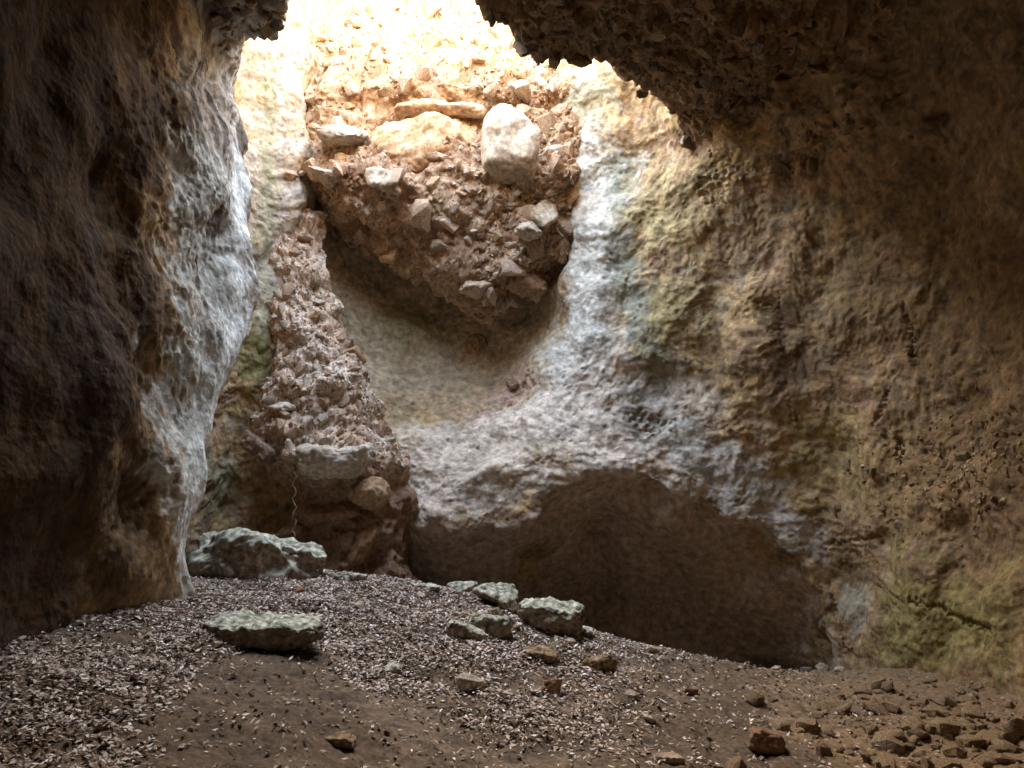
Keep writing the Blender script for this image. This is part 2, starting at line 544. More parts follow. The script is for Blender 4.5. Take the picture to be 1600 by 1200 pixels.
terr2 = (np.floor(st2) + sstep(0.72, 1.0, st2 - np.floor(st2))) / 4.0
w3, w4 = worley(W, 11.0, 13)
crumb = np.clip(0.40 - w3, 0, 1) * sstep(-0.1, 0.3, fbm(V, 1.3, 2, 79))
h = 0.06 * big + 0.012 * mid + 0.026 * terr + 0.020 * terr2 + 0.045 * crumb * (1 + 0.8 * (left & (V[:, 1] > 6))) - 0.006 * np.clip(rid, -0.3, 0.6) + 0.045 * pits * (~left) + 0.014 * fine
# karst flutes run down the left buttress
fl = fbm(W * np.array([1, 1, 0.22]), 5.5, 4, 51, 0.6, 'ridge')
lw = left * sstep(4.5, 6.5, V[:, 1])
h = h * (1 - 0.3 * lw) - 0.016 * fl * lw + 0.010 * fbm(W, 7, 3, 52, 0.6, 'billow') * lw
lh = left * (1 - sstep(4.5, 6.5, V[:, 1]))
h = h * (1 - 0.75 * lh)
# conglomerate roof
cb1, cb2 = worley(W, 3.3, 8)
h = h + isceil * (0.22 * (0.5 - cb1) + 0.12 * mid)
strk = line_zone(V, [(372, 280), (372, 400), (362, 480), (345, 600), (318, 700), (298, 780), (290, 840)], 0.45, 4)
amp *= 1 - 0.55 * strk
for k, (pts, rr, dep) in enumerate([                      # cracks and hollows in the rock
        ([(1385, 610), (1378, 640), (1368, 662)], 0.045, 0.09), ([(1412, 480), (1424, 520), (1430, 560)], 0.06, 0.10),
        ([(1425, 940), (1465, 948), (1500, 968), (1545, 985)], 0.05, 0.09), ([(1290, 850), (1340, 845), (1375, 838)], 0.045, 0.07),
        ([(1340, 130), (1322, 160)], 0.05, 0.10), ([(1390, 152), (1415, 135)], 0.05, 0.08), ([(1100, 290), (1118, 310), (1128, 285)], 0.10, 0.05),
        ([(1300, 930), (1308, 970), (1318, 1010)], 0.04, 0.08), ([(1000, 655), (1030, 665)], 0.10, 0.06),
        ([(1180, 470), (1215, 480)], 0.05, 0.06), ([(985, 430), (970, 480)], 0.04, 0.05), ([(1405, 690), (1410, 720)], 0.05, 0.08),
        ([(760, 640), (800, 625), (830, 600)], 0.10, 0.05), ([(700, 690), (745, 700)], 0.05, 0.05), ([(1230, 630), (1250, 660)], 0.05, 0.06)]):
    h = h + dep * (0.55 if rr < 0.08 else 0.8) * line_zone(V, pts, rr * (0.6 if rr < 0.08 else 1), 200 + k, 0.9) / np.maximum(amp, 0.3)
V = V - N * (h * amp)[:, None]
N = vert_normals(V, F)

lap('relief')
# stone colour, with shade painted in at far right and near left ------------------------------------------------------
def mixc(c, col, w):
    return c + (np.array(col, np.float32) - c) * np.clip(w, 0, 1)[:, None]
tint = np.tile(np.array([0.46, 0.305, 0.16], np.float32), (len(V), 1))
v1 = fbm(V, 0.9, 5, 101, 0.6); v2 = fbm(V, 2.3, 5, 111, 0.6); v3 = fbm(V, 5.5, 4, 121, 0.6)
tint = mixc(tint, (0.52, 0.35, 0.165), sstep(0.0, 0.45, v1) * 0.8)
tint = mixc(tint, (0.38, 0.235, 0.15), sstep(0.05, 0.5, v2) * 0.7)
tint = mixc(tint, (0.20, 0.135, 0.08), sstep(0.1, 0.5, -v2 + 0.3 * v3) * 0.85)
tint = mixc(tint, (0.50, 0.42, 0.30), sstep(0.15, 0.5, v3 - 0.3 * v1) * 0.4)
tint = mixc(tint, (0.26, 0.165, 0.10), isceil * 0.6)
tint = mixc(tint, (0.16, 0.105, 0.058), sstep(3.4, 4.9, V[:, 0] + 0.5 * v1) * 0.75)  # painted shade: rock darkens towards the dim far right
tint = mixc(tint, (0.055, 0.033, 0.02), left * (1 - sstep(5.4, 7.3, V[:, 1] + v1)) * 0.9)  # near left wall painted darker to stand for the lack of light
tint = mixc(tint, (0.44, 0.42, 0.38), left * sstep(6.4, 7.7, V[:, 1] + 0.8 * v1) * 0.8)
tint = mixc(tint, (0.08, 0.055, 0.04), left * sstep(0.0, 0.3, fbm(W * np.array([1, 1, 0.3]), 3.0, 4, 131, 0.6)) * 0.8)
tint = mixc(tint, (0.58, 0.47, 0.32), innich * 0.8)
tint = mixc(tint, (0.54, 0.415, 0.32), inrec * 0.9)
WHITE = (0.68, 0.65, 0.56)
tint = mixc(tint, WHITE, line_zone(V, [(925, 260), (925, 330), (930, 450), (900, 560), (880, 640)], 0.62, 1) * 0.85)
tint = mixc(tint, (0.72, 0.60, 0.48), line_zone(V, [(630, 740), (760, 700), (880, 650), (1000, 680)], 0.95, 2) * 0.88)
tint = mixc(tint, (0.57, 0.53, 0.45), line_zone(V, [(1000, 640), (1090, 700), (1190, 780), (1230, 830)], 0.42, 3) * 0.8)
tint = mixc(tint, (0.78, 0.80, 0.75), line_zone(V, [(372, 280), (372, 400), (362, 480), (345, 600), (318, 700), (298, 780), (290, 840)], 0.36, 4) * 0.95)
tint = mixc(tint, (0.57, 0.58, 0.52), line_zone(V, [(330, 290), (320, 420), (310, 560), (290, 700)], 0.5, 14, 0.9) * 0.8)
tint = mixc(tint, (0.44, 0.38, 0.31), line_zone(V, [(430, 60), (440, 200), (440, 400), (450, 480)], 0.60, 5) * 0.8)
tint = mixc(tint, (0.26, 0.27, 0.20), line_zone(V, [(975, 260), (965, 380), (1000, 520), (1030, 590)], 0.26, 6) * 0.7)
tint = mixc(tint, (0.28, 0.27, 0.14), line_zone(V, [(420, 120), (418, 300), (410, 500), (405, 620)], 0.16, 7) * 0.5)
for k, (x, y, r, c, w) in enumerate([
        (910, 150, 0.6, (0.36, 0.35, 0.26), 0.8), (650, 510, 0.6, (0.20, 0.21, 0.08), 0.55), (720, 470, 0.4, (0.18, 0.19, 0.07), 0.5),
        (560, 500, 0.9, (0.32, 0.24, 0.13), 0.4), (800, 600, 0.45, (0.48, 0.30, 0.22), 0.75),
        (750, 640, 0.4, (0.46, 0.30, 0.20), 0.5), (1040, 330, 0.6, (0.50, 0.39, 0.20), 0.7),
        (1060, 480, 0.5, (0.42, 0.35, 0.17), 0.6), (1250, 540, 0.65, (0.19, 0.125, 0.075), 0.8),
        (1150, 560, 0.45, (0.23, 0.15, 0.09), 0.7), (1010, 660, 0.28, (0.24, 0.20, 0.14), 0.55),
        (1290, 700, 0.7, (0.44, 0.33, 0.14), 0.55), (1400, 760, 0.8, (0.38, 0.26, 0.12), 0.5),
        (1430, 980, 0.8, (0.30, 0.26, 0.095), 0.6), (1540, 960, 0.6, (0.28, 0.235, 0.09), 0.5),
        (1330, 950, 0.35, (0.40, 0.37, 0.27), 0.7), (1480, 780, 0.5, (0.28, 0.18, 0.10), 0.6),
        (1330, 450, 0.7, (0.26, 0.19, 0.11), 0.6), (1180, 380, 0.6, (0.43, 0.30, 0.19), 0.6),
        (390, 560, 0.35, (0.20, 0.20, 0.08), 0.8), (345, 760, 0.35, (0.34, 0.33, 0.2), 0.7),
        (930, 820, 0.6, (0.54, 0.40, 0.30), 0.6), (1080, 900, 0.6, (0.42, 0.30, 0.21), 0.5)]):
    tint = mixc(tint, c, zone(V, x, y, r, 0.4, k) * w)
tint *= (1 + 0.22 * fbm(V, 8.0, 3, 141, 0.6))[:, None]
tint = mixc(tint, (0.34, 0.26, 0.14), sstep(8.6, 9.4, V[:, 2]) * 0.8)
outside = (V[:, 2] > hill(V[:, 0], V[:, 1]) - 0.25)
tint = mixc(tint, (0.10, 0.12, 0.05), outside * 0.7)
tint = np.clip(tint, 0.02, 0.8)

lap('colour')
# the part out of sight stays coarse, set a little behind the seen part
nfine = len(V)
_sd = fbm(Vfar, 1.3, 3, 1)
Vfar = Vfar - _Nf * (0.05 + 0.08 * _sd)[:, None]
tfar = np.tile(np.array([0.20, 0.145, 0.095], np.float32), (len(Vfar), 1)) * (1 + 0.4 * fbm(Vfar, 0.9, 4, 101, 0.6))[:, None]
ofar = Vfar[:, 2] > hill(Vfar[:, 0], Vfar[:, 1]) - 0.25
tfar = mixc(tfar, (0.26, 0.21, 0.13), ofar * 0.8)
V = np.r_[V, Vfar]; F = np.r_[F, Ffar + nfine]; N = np.r_[N, vert_normals(Vfar, Ffar)]
tint = np.r_[tint, tfar]; outside = np.r_[outside, ofar]
isceil = np.r_[isceil, sstep(0.35, 0.75, -_Nf[:, 2]) * (Vfar[:, 2] > 4.2) * (Vfar[:, 1] < 10.2)]
# split into the pieces of the setting
fc = V[F].mean(1); fn = N[F].mean(1)
cls = np.full(len(F), 2)                                     # back wall
cls[(fc[:, 0] > 2.4) & (fc[:, 1] < 10.6)] = 3                 # right wall
cls[(fc[:, 0] < -2.2) & (fc[:, 1] < 8.7)] = 1                 # left wall
cls[fc[:, 1] < 1.0] = 6                                       # rear wall
cls[(isceil[F].mean(1) > 0.3) & (fc[:, 2] > 4.8)] = 4         # ceiling
cls[(fc[:, 2] > 6.95) & (fc[:, 1] < 14)] = 5                  # shaft
cls[outside[F].mean(1) > 0.6] = 7                             # hillside
shell = {}
for k, nm in {1: 'left_wall', 2: 'back_wall', 3: 'right_wall', 4: 'ceiling', 5: 'shaft_wall', 6: 'rear_wall', 7: 'hillside'}.items():
    f = F[cls == k]
    if len(f) == 0: continue
    u, inv = np.unique(f, return_inverse=True)
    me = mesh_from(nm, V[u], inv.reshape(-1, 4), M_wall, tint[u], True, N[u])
    shell[nm] = tag(add(nm, me), {'left_wall': 'dark fluted cave wall with a pale lit buttress edge', 'back_wall': 'pale cave back wall with rounded niche and low dark recess',
        'right_wall': 'rough ochre cave wall curving round on the right', 'ceiling': 'dark conglomerate cave roof beside the skylight',
        'shaft_wall': 'bright rock wall of the open skylight shaft', 'rear_wall': 'cave wall behind the viewer', 'hillside': 'unseen hillside above the cave, shaped to bounce and block light'}[nm],
        'rock', None, 'structure')

# unseen box added round the chamber to keep sky light from leaking in
def leak_shield():
    a, b, c, d = X0 + 0.25, X1 - 0.25, Y0 + 0.25, Y1 - 0.3
    ring = [(x, c) for x in np.linspace(a, b, 24)] + [(b, y) for y in np.linspace(c, d, 36)[1:]] + \
           [(x, d) for x in np.linspace(b, a, 24)[1:]] + [(a, y) for y in np.linspace(d, c, 36)[1:-1]]
    n = len(ring)
    R = np.array(ring)
    top = np.c_[R, np.minimum(hill(R[:, 0], R[:, 1]) - 0.05, Z1 - 0.1)]
    bot = np.c_[R, np.full(n, Z0 + 0.05)]
    f = [[i, (i + 1) % n, n + (i + 1) % n, n + i] for i in range(n)]
    v = np.r_[top, bot, [(a, c, Z0 + 0.06), (b, c, Z0 + 0.06), (b, d, Z0 + 0.06), (a, d, Z0 + 0.06)]]
    f.append([2 * n, 2 * n + 1, 2 * n + 2, 2 * n + 3])
    t = np.tile(np.array([0.10, 0.075, 0.05], np.float32), (len(v), 1))
    tag(add('leak_shield', mesh_from('leak_shield', v, f, M_wall, t, False)), 'unseen box added round the cave to block stray light', 'rock', None, 'structure')
leak_shield()
lap('floor')
# ------------------------------------------------------------------ floor
FP = np.array([(-3.3,8.3,1.12),(-2.3,8.9,1.15),(-1.3,8.8,1.02),(-0.27,8.6,0.90),(0.65,8.5,0.56),(1.98,8.6,0.30),(3.9,9.6,-0.05),(4.3,7.0,0.12),
    (-2.0,6.5,0.72),(-2.1,3.6,0.52),(-2.9,4.6,0.85),(-3.1,6.3,1.0),(0,5.2,0.12),(3.4,5.7,0.02),(1.5,5.5,0.02),(0.4,7.0,0.42),(2.2,7.2,0.12),(-0.8,6.5,0.5),
    (0,2,-0.02),(2,2,-0.05),(-1.5,1.5,0.2),(0,-2,0),(3.5,0,0),(-3,0,0.3),(4.5,3,0.1),
    (0,10.2,0.0),(2,10.2,-0.25),(1,11.5,-0.45),(3,11,-0.4),(-1.5,10.4,0.3),(-2.6,10.4,0.8),(-3.8,9.6,1.15),(-1,12,-.2),(-5,9,1.3),(-5,4,1.3),(5.8,6,.5),(5.5,10,.2)])
def _rbf(a, b):
    r = np.linalg.norm(a[:, None, :2] - b[None, :, :2], axis=2)
    return r * 1.0
_A = _rbf(FP, FP)
_n = len(FP)
_M = np.zeros((_n + 3, _n + 3)); _M[:_n, :_n] = _A + 0.0 * np.eye(_n)
_M[:_n, _n] = 1; _M[:_n, _n + 1:] = FP[:, :2]; _M[_n, :_n] = 1; _M[_n + 1:, :_n] = FP[:, :2].T
_w = np.linalg.solve(_M, np.r_[FP[:, 2], 0, 0, 0])
def floor_base(P):
    P = np.asarray(P, float)
    return _rbf(P, FP) @ _w[:_n] + _w[_n] + P[:, :2] @ _w[_n + 1:]
def floor_z(P):
    P3 = np.c_[P[:, :2], np.zeros(len(P))]
    ruts = 0.05 * fbm(P3, 1.2, 3, 201) + 0.025 * fbm(P3, 4.0, 4, 211, 0.6) + 0.012 * fbm(P3, 14, 3, 221, 0.6)
    return floor_base(P) + ruts
fx = np.arange(-5.0, 5.8, 0.034); fy = np.r_[np.arange(-3.2, 2.4, 0.2), np.arange(2.4, 12.4, 0.034)]
FX, FY = np.meshgrid(fx, fy, indexing='ij')
Pf = np.c_[FX.ravel(), FY.ravel()]
# average the kinks of the interpolation
_b = np.zeros(len(Pf))
for dx, dy in ((0,0),(.25,0),(-.25,0),(0,.25),(0,-.25),(.18,.18),(-.18,.18),(.18,-.18),(-.18,-.18)):
    _b += floor_base(Pf + np.array([dx, dy])) / 9
P3 = np.c_[Pf, np.zeros(len(Pf))]
zf = _b + 0.05 * fbm(P3, 1.2, 3, 201) + 0.03 * fbm(P3, 4.0, 4, 211, 0.6) + 0.014 * fbm(P3, 14, 3, 221, 0.6)
Vf = np.c_[Pf, zf]
nyf = len(fy)
ii, jj = np.meshgrid(np.arange(len(fx) - 1), np.arange(nyf - 1), indexing='ij')
q = (ii * nyf + jj).ravel()
Ff = np.stack([q, q + nyf, q + nyf + 1, q + 1], 1)
s1 = fbm(P3, 0.9, 4, 231, 0.6); s2 = fbm(P3, 4, 4, 241, 0.6)
tf = np.tile(np.array([0.15, 0.108, 0.074], np.float32), (len(Vf), 1))
tf = mixc(tf, (0.215, 0.16, 0.112), sstep(0.0, 0.5, s1) * 0.8)
tf = mixc(tf, (0.09, 0.065, 0.052), sstep(0.1, 0.5, s2) * 0.6)
tf = mixc(tf, (0.27, 0.18, 0.105), sstep(1.2, 3.0, Pf[:, 0] + s1) * 0.8)
ground = tag(add('ground', mesh_from('ground', Vf, Ff, M_soil, tf)), 'brown earth cave floor rising to a mound at the left', 'ground', None, 'structure')
ZG = zf.reshape(len(fx), nyf)
def gz_at(x, y):
    x = np.asarray(x, float); y = np.asarray(y, float)
    i = np.clip(np.searchsorted(fx, x) - 1, 0, len(fx) - 2); j = np.clip(np.searchsorted(fy, y) - 1, 0, nyf - 2)
    u = np.clip((x - fx[i]) / (fx[i + 1] - fx[i]), 0, 1); v = np.clip((y - fy[j]) / (fy[j + 1] - fy[j]), 0, 1)
    return (ZG[i, j] * (1 - u) * (1 - v) + ZG[i + 1, j] * u * (1 - v) + ZG[i, j + 1] * (1 - u) * v + ZG[i + 1, j + 1] * u * v)
def at_floor(px, py, tmax=14):
    d = ray(px, py)
    t = np.arange(2.0, tmax, 0.01)
    P = CAM + t[:, None] * d
    k = np.argmax(P[:, 2] < gz_at(P[:, 0], P[:, 1]))
    return P[k], t[k]

lap('stones')
# ------------------------------------------------------------------ stones
def boulder(seed, sub=4, dims=(1, 1, 1), planes=12, rough=0.05, jit=0.25, soft=14):
    """angular block: hull of scattered points, subdivided, edges worn, surface chipped"""
    r = np.random.default_rng(seed)
    npt = planes + 3
    p = r.normal(size=(npt, 3)); p /= np.linalg.norm(p, axis=1, keepdims=True)
    p = np.sign(p) * np.abs(p) ** 0.62
    p *= r.uniform(0.88, 1.04, (npt, 1))
    p = (p - p.min(0)) / (p.max(0) - p.min(0)) - 0.5
    return finish_rock(p * np.array(dims), dims, sub, rough, seed)

def finish_rock(pts, dims, sub, rough, seed):
    bm = bmesh.new()
    for q in pts: bm.verts.new(q)
    res = bmesh.ops.convex_hull(bm, input=bm.verts[:])
    bad = {g for g in res['geom_interior'] + res['geom_unused'] if isinstance(g, bmesh.types.BMVert)}
    bmesh.ops.delete(bm, geom=list(bad), context='VERTS')
    for cuts, it in {3: [(2, 1)], 4: [(3, 2), (2, 1)], 5: [(3, 2), (3, 2)]}[sub]:
        bmesh.ops.subdivide_edges(bm, edges=bm.edges[:], cuts=cuts, use_grid_fill=True)
        for _ in range(it):
            bmesh.ops.smooth_vert(bm, verts=bm.verts[:], factor=0.35, use_axis_x=True, use_axis_y=True, use_axis_z=True)
    bmesh.ops.triangulate(bm, faces=bm.faces[:])
    bmesh.ops.recalc_face_normals(bm, faces=bm.faces[:])
    bm.normal_update(); bm.verts.index_update()
    v = np.array([x.co[:] for x in bm.verts]); nn = np.array([x.normal[:] for x in bm.verts])
    f = np.array([[x.index for x in t.verts] for t in bm.faces]); bm.free()
    if rough:
        s = float(np.mean(dims))
        hh = fbm(v / s + seed * 3.1, 2.0, 5, seed % 97, 0.6) + 0.5 * fbm(v / s + seed, 3.2, 4, seed % 89 + 9, 0.55, 'ridge')
        v = v + nn * (hh * rough * 1.5 * s)[:, None]
    return v, f

def block(seed, sub, dims, taper=0.7, rough=0.05, shift=0.0):
    """flat-topped slab: a worn top outline over a smaller underside"""
    r = np.random.default_rng(seed)
    n = 9
    a = np.arange(n) / n * 6.283 + r.uniform(-0.2, 0.2, n)
    c, s_ = np.cos(a), np.sin(a)
    sq = np.stack([np.sign(c) * np.abs(c) ** 0.55, np.sign(s_) * np.abs(s_) ** 0.55], 1) * r.uniform(0.85, 1.0, (n, 1))
    top = np.c_[sq * 0.5, 0.5 + r.uniform(-0.12, 0.0, n)]
    mid_ = np.c_[sq * 0.52, r.uniform(0.0, 0.2, n)]
    bot = np.c_[sq * 0.5 * taper + np.array([shift, 0]), -0.5 + r.uniform(0, 0.2, n)]
    return finish_rock(np.r_[top, mid_, bot] * np.array(dims), dims, sub, rough, seed)

def hull_stone(seed, npts=13):
    r = np.random.default_rng(seed)
    p = r.normal(size=(npts, 3)); p /= np.linalg.norm(p, axis=1, keepdims=True)
    p *= r.uniform(0.85, 1.05, (npts, 1))
    p = np.sign(p) * np.abs(p) ** 0.8 * np.array([1.0, r.uniform(0.6, 0.95), r.uniform(0.4, 0.75)]) * 0.55
    bm = bmesh.new()
    for q in p: bm.verts.new(q)
    res = bmesh.ops.convex_hull(bm, input=bm.verts[:])
    bad = {g for g in res['geom_interior'] + res['geom_unused'] if isinstance(g, bmesh.types.BMVert)}
    bmesh.ops.delete(bm, geom=list(bad), context='VERTS')
    bm.verts.index_update(); bm.verts.ensure_lookup_table()
    v = np.array([x.co[:] for x in bm.verts]); f = np.array([[x.index for x in t.verts] for t in bm.faces if len(t.verts) == 3])
    bm.free(); return v, f
HULL = [hull_stone(500 + k, 10 + k % 7) for k in range(14)]

def variants(mat, sub, count, seed, dims=(1, 0.8, 0.6), rough=0.06):
    out = []
    r = np.random.default_rng(seed)
    for k in range(count):
        d = (1.0, r.uniform(0.6, 0.95), r.uniform(0.38, 0.75)) if dims is None else dims
        v, f = boulder(seed + k, sub, d, 11, rough)
        me = mesh_from('stone', v, f, mat, None, True)
        me.set_sharp_from_angle(angle=0.45)
        out.append(me)
    return out

def rand_rot(r, flat=False):
    if flat: return (r.normal() * 0.25, r.normal() * 0.25, r.uniform(0, 6.28))
    return tuple(r.uniform(0, 6.28, 3))

def soup(points, sizes, r, flat=False, tints=None, squash=1.0):
    """many small stones as one mesh"""
    VV, FF, CC = [], [], []; o = 0
    for k in range(len(points)):
        v, f = HULL[int(r.integers(len(HULL)))]
        m = np.array(Euler(rand_rot(r, flat)).to_matrix())
        VV.append((v * sizes[k]) @ m.T + points[k]); FF.append(f + o); o += len(v)
        CC.append(np.tile(tints[k], (len(v), 1)))
    return np.concatenate(VV), np.concatenate(FF), np.concatenate(CC)

def grid_faces(a, b):
    i, j = np.meshgrid(np.arange(a - 1), np.arange(b - 1), indexing='ij')
    q = (i * b + j).ravel()
    return np.stack([q, q + b, q + b + 1, q + 1], 1)

def tint_stone(r, n, palette):
    p = np.array(palette)[r.integers(len(palette), size=n)]
    return p * r.uniform(0.75, 1.25, (n, 1))

lap('the rubble plug wedged')
# ------------------------------------------------------------------ the rubble plug wedged in the niche
def plug_surface(nu=190, nv=230):
    xs = np.linspace(-3.15, 0.95, nu)
    t = np.linspace(0, 1, nv)
    zb = np.interp(xs, [-3.15,-2.9,-2.4,-1.8,-1.1,-0.45,0.2,0.6,0.95], [6.7,6.4,5.85,5.35,5.0,4.72,4.85,5.2,5.8])
    #   t      0     .10   .2    .3    .4   .47    .55   .62   .70    .85   1
    tt = [0, .10, .20, .30, .40, .46, .56, .61, .70, .85, 1.0]
    yy = [12.4, 11.35, 10.85, 10.62, 10.45, 10.66, 10.9, 10.66, 11.0, 11.8, 12.6]
    zz = [0.55, 0.0, 0.35, 1.0, None, None, None, None, None, None, None]
    zhi = [6.5, 6.85, 7.65, 7.9, 8.5, 9.75, 11.2]
    V = np.zeros((nu, nv, 3))
    for i, x in enumerate(xs):
        z = [zb[i] + 0.55, zb[i], zb[i] + 0.3 * (6.55 - zb[i]) / 1.6, zb[i] + 0.62 * (6.55 - zb[i])] + zhi
        bow = 0.22 * ((x + 1.1) / 2.0) ** 2
        ledge = 0.30 * math.exp(-((x + 2.35) / 0.55) ** 2)
        y = np.interp(t, tt, yy) + bow
        V[i, :, 0] = x; V[i, :, 1] = y - ledge * np.exp(-((t - 0.55) / 0.05) ** 2); V[i, :, 2] = np.interp(t, tt, z)
    for _ in range(2):
        V[:, 1:-1] = 0.5 * V[:, 1:-1] + 0.25 * V[:, :-2] + 0.25 * V[:, 2:]
    V = V.reshape(-1, 3)
    F = grid_faces(nu, nv)
    N = vert_normals(V, F)
    if N[:, 1].mean() > 0: F = F[:, ::-1]; N = -N
    h = 0.30 * fbm(V, 1.0, 3, 301) + 0.09 * fbm(V, 3.5, 4, 311, 0.6) + 0.05 * (0.45 - worley(V, 7.5, 4)[0]) + 0.03 * fbm(V, 14, 3, 321, 0.6)
    V = V + N * h[:, None]
    return V, F, vert_normals(V, F)

def scatter_stones(parent, V, F, N, n_big, n_small, smin_, smax_, meshes, palette, seed, embed=0.15, mask=None, small_mat=None, smallrange=(0.03, 0.10)):
    r = np.random.default_rng(seed)
    fc = V[F].mean(1); fn = N[F].mean(1)
    ar = np.linalg.norm(np.cross(V[F[:, 2]] - V[F[:, 0]], V[F[:, 1]] - V[F[:, 0]]), axis=1)
    w = ar * (mask(fc) if mask is not None else 1.0)
    w = w / w.sum()
    placed = np.zeros((0, 4))
    k = 0; tries = 0
    sizes = smin_ * (smax_ / smin_) ** (r.random(n_big) ** 1.5)
    sizes = np.sort(sizes)[::-1]
    while k < n_big and tries < n_big * 12:
        tries += 1
        i = r.choice(len(F), p=w) if tries == 1 else int(idxs[tries % len(idxs)]) if False else int(np.searchsorted(np.cumsum(w) if tries == 1 else cw, r.random())) if tries > 1 else 0
        if tries == 1:
            cw = np.cumsum(w)
        i = min(i, len(F) - 1)
        s = sizes[k]
        p = fc[i] - fn[i] * s * embed * r.uniform(0.2, 1.4)
        if len(placed) and (np.linalg.norm(placed[:, :3] - p, axis=1) < 0.42 * (placed[:, 3] + s)).any():
            continue
        placed = np.r_[placed, [[*p, s]]]
        o = add('stone', meshes[int(r.integers(len(meshes)))], parent, p, rand_rot(r), (s, s, s))
        k += 1
    if n_small:
        cw = np.cumsum(w)
        i = np.minimum(np.searchsorted(cw, r.random(n_small)), len(F) - 1)
        ss = smallrange[0] * (smallrange[1] / smallrange[0]) ** (r.random(n_small) ** 1.5)
        pp = fc[i] - fn[i] * (ss * 0.1)[:, None]
        v, f, c = soup(pp, ss, r, False, tint_stone(r, n_small, palette))
        o = add('rubble', mesh_from('rubble', v, f, small_mat or M_stone_attr, c, False), parent)
        o['kind'] = 'stuff'

WARM = [(0.46, 0.33, 0.23), (0.35, 0.225, 0.14), (0.30, 0.18, 0.105), (0.47, 0.37, 0.27), (0.38, 0.25, 0.16)]
stone_v = variants(M_stone, 3, 12, 700, None, 0.045)
pale_v = variants(M_pale, 3, 6, 1300, None, 0.05)
pV, pF, pN = plug_surface()
plug = add('rubble_plug', None, None, (-1.1, 10.8, 5.0))
tag(plug, 'reddish rubble of loose stones and earth wedged in the bright niche', 'rubble')
off = np.array([-1.1, 10.8, 5.0])
pt = np.tile(np.array([0.43, 0.275, 0.17], np.float32), (len(pV), 1))
e1 = fbm(pV, 1.6, 4, 331, 0.6)
pt = mixc(pt, (0.40, 0.28, 0.18), sstep(0, 0.5, e1) * 0.8)
pt = mixc(pt, (0.24, 0.13, 0.075), sstep(0, 0.5, -e1) * 0.7)
add('earth', mesh_from('earth', pV - off, pF, M_earth, pt), plug)
scatter_stones(plug, pV - off, pF, pN, 300, 8000, 0.15, 0.46, stone_v, WARM, 41, embed=0.06, smallrange=(0.035, 0.13), mask=lambda c: 1.0 * (c[:, 1] < 1.9) * (0.5 + 1.0 * (c[:, 0] > 0.6)))

def hit_mesh(bvh, px, py):
    d = Vector(ray(px, py)).normalized()
    loc, nor, i, dist = bvh.ray_cast(Vector(CAM), d)
    return loc
plug_bvh = BVHTree.FromPolygons([tuple(v) for v in pV], [tuple(f) for f in pF])
def plug_boulder(name, px, py, dims, rot, seed, mat, label=None, push=0.1, sub=4, rough=0.05, planes=12):
    p = hit_mesh(plug_bvh, px, py)
    if p is None: p = Vector(CAM + 11.2 * ray(px, py))
    v, f = boulder(seed, sub, dims, planes, rough)
    o = add(name, mesh_from(name, v, f, mat), plug, Vector(p) - Vector(off) + Vector((0, push, 0)), rot)
    if label: o['label'] = label
    return o
plug_boulder('boulder', 797, 232, (0.95, 0.9, 1.2), (0.1, 0.22, 0.3), 852, M_pale, 'large smooth pale boulder', -0.1, planes=9, rough=0.03)
plug_boulder('conglomerate_mass', 665, 225, (1.7, 0.9, 0.95), (0.1, -0.1, 0.0), 853, M_stone, None, 0.25, sub=5, rough=0.06)
plug_boulder('boulder', 535, 216, (0.75, 0.55, 0.24), (0.15, 0.05, 0.1), 812, M_pale, 'flat bright slab on the left ledge', -0.05)
plug_boulder('boulder', 690, 172, (1.5, 0.8, 0.42), (0.2, -0.12, 0.0), 813, M_stone, None, -0.05)
plug_boulder('boulder', 600, 285, (0.62, 0.5, 0.36), (0.2, 0.2, 0.3), 814, M_pale, None, 0.0)
plug_boulder('boulder', 505, 272, (0.5, 0.5, 0.22), (0.1, 0.5, 0.2), 815, M_stone, None, 0.0)
plug_boulder('boulder', 855, 335, (0.5, 0.45, 0.35), (0.3, -0.5, 0.2), 816, M_pale, None, -0.1)
plug_boulder('boulder', 825, 365, (0.36, 0.35, 0.26), (0.3, -0.4, 0.2), 817, M_pale, None, -0.1)
plug_boulder('boulder', 800, 110, (0.5, 0.45, 0.26), (0.0, 0.2, 0.4), 818, M_pale, None, 0.0)
plug_boulder('boulder', 845, 125, (0.45, 0.4, 0.2), (0.2, -0.2, 0.4), 819, M_stone, None, 0.0)
plug_boulder('boulder', 745, 450, (0.55, 0.45, 0.28), (0.2, 0.1, 0.4), 820, M_stone, None, 0.0)
plug_boulder('boulder', 820, 440, (0.6, 0.45, 0.42), (0.2, 0.4, 0.4), 821, M_red, None, 0.05)
plug_boulder('boulder', 690, 60, (0.8, 0.6, 0.4), (0.2, 0.1, 0.4), 822, M_pale, None, 0.05)

lap('cone of debris')
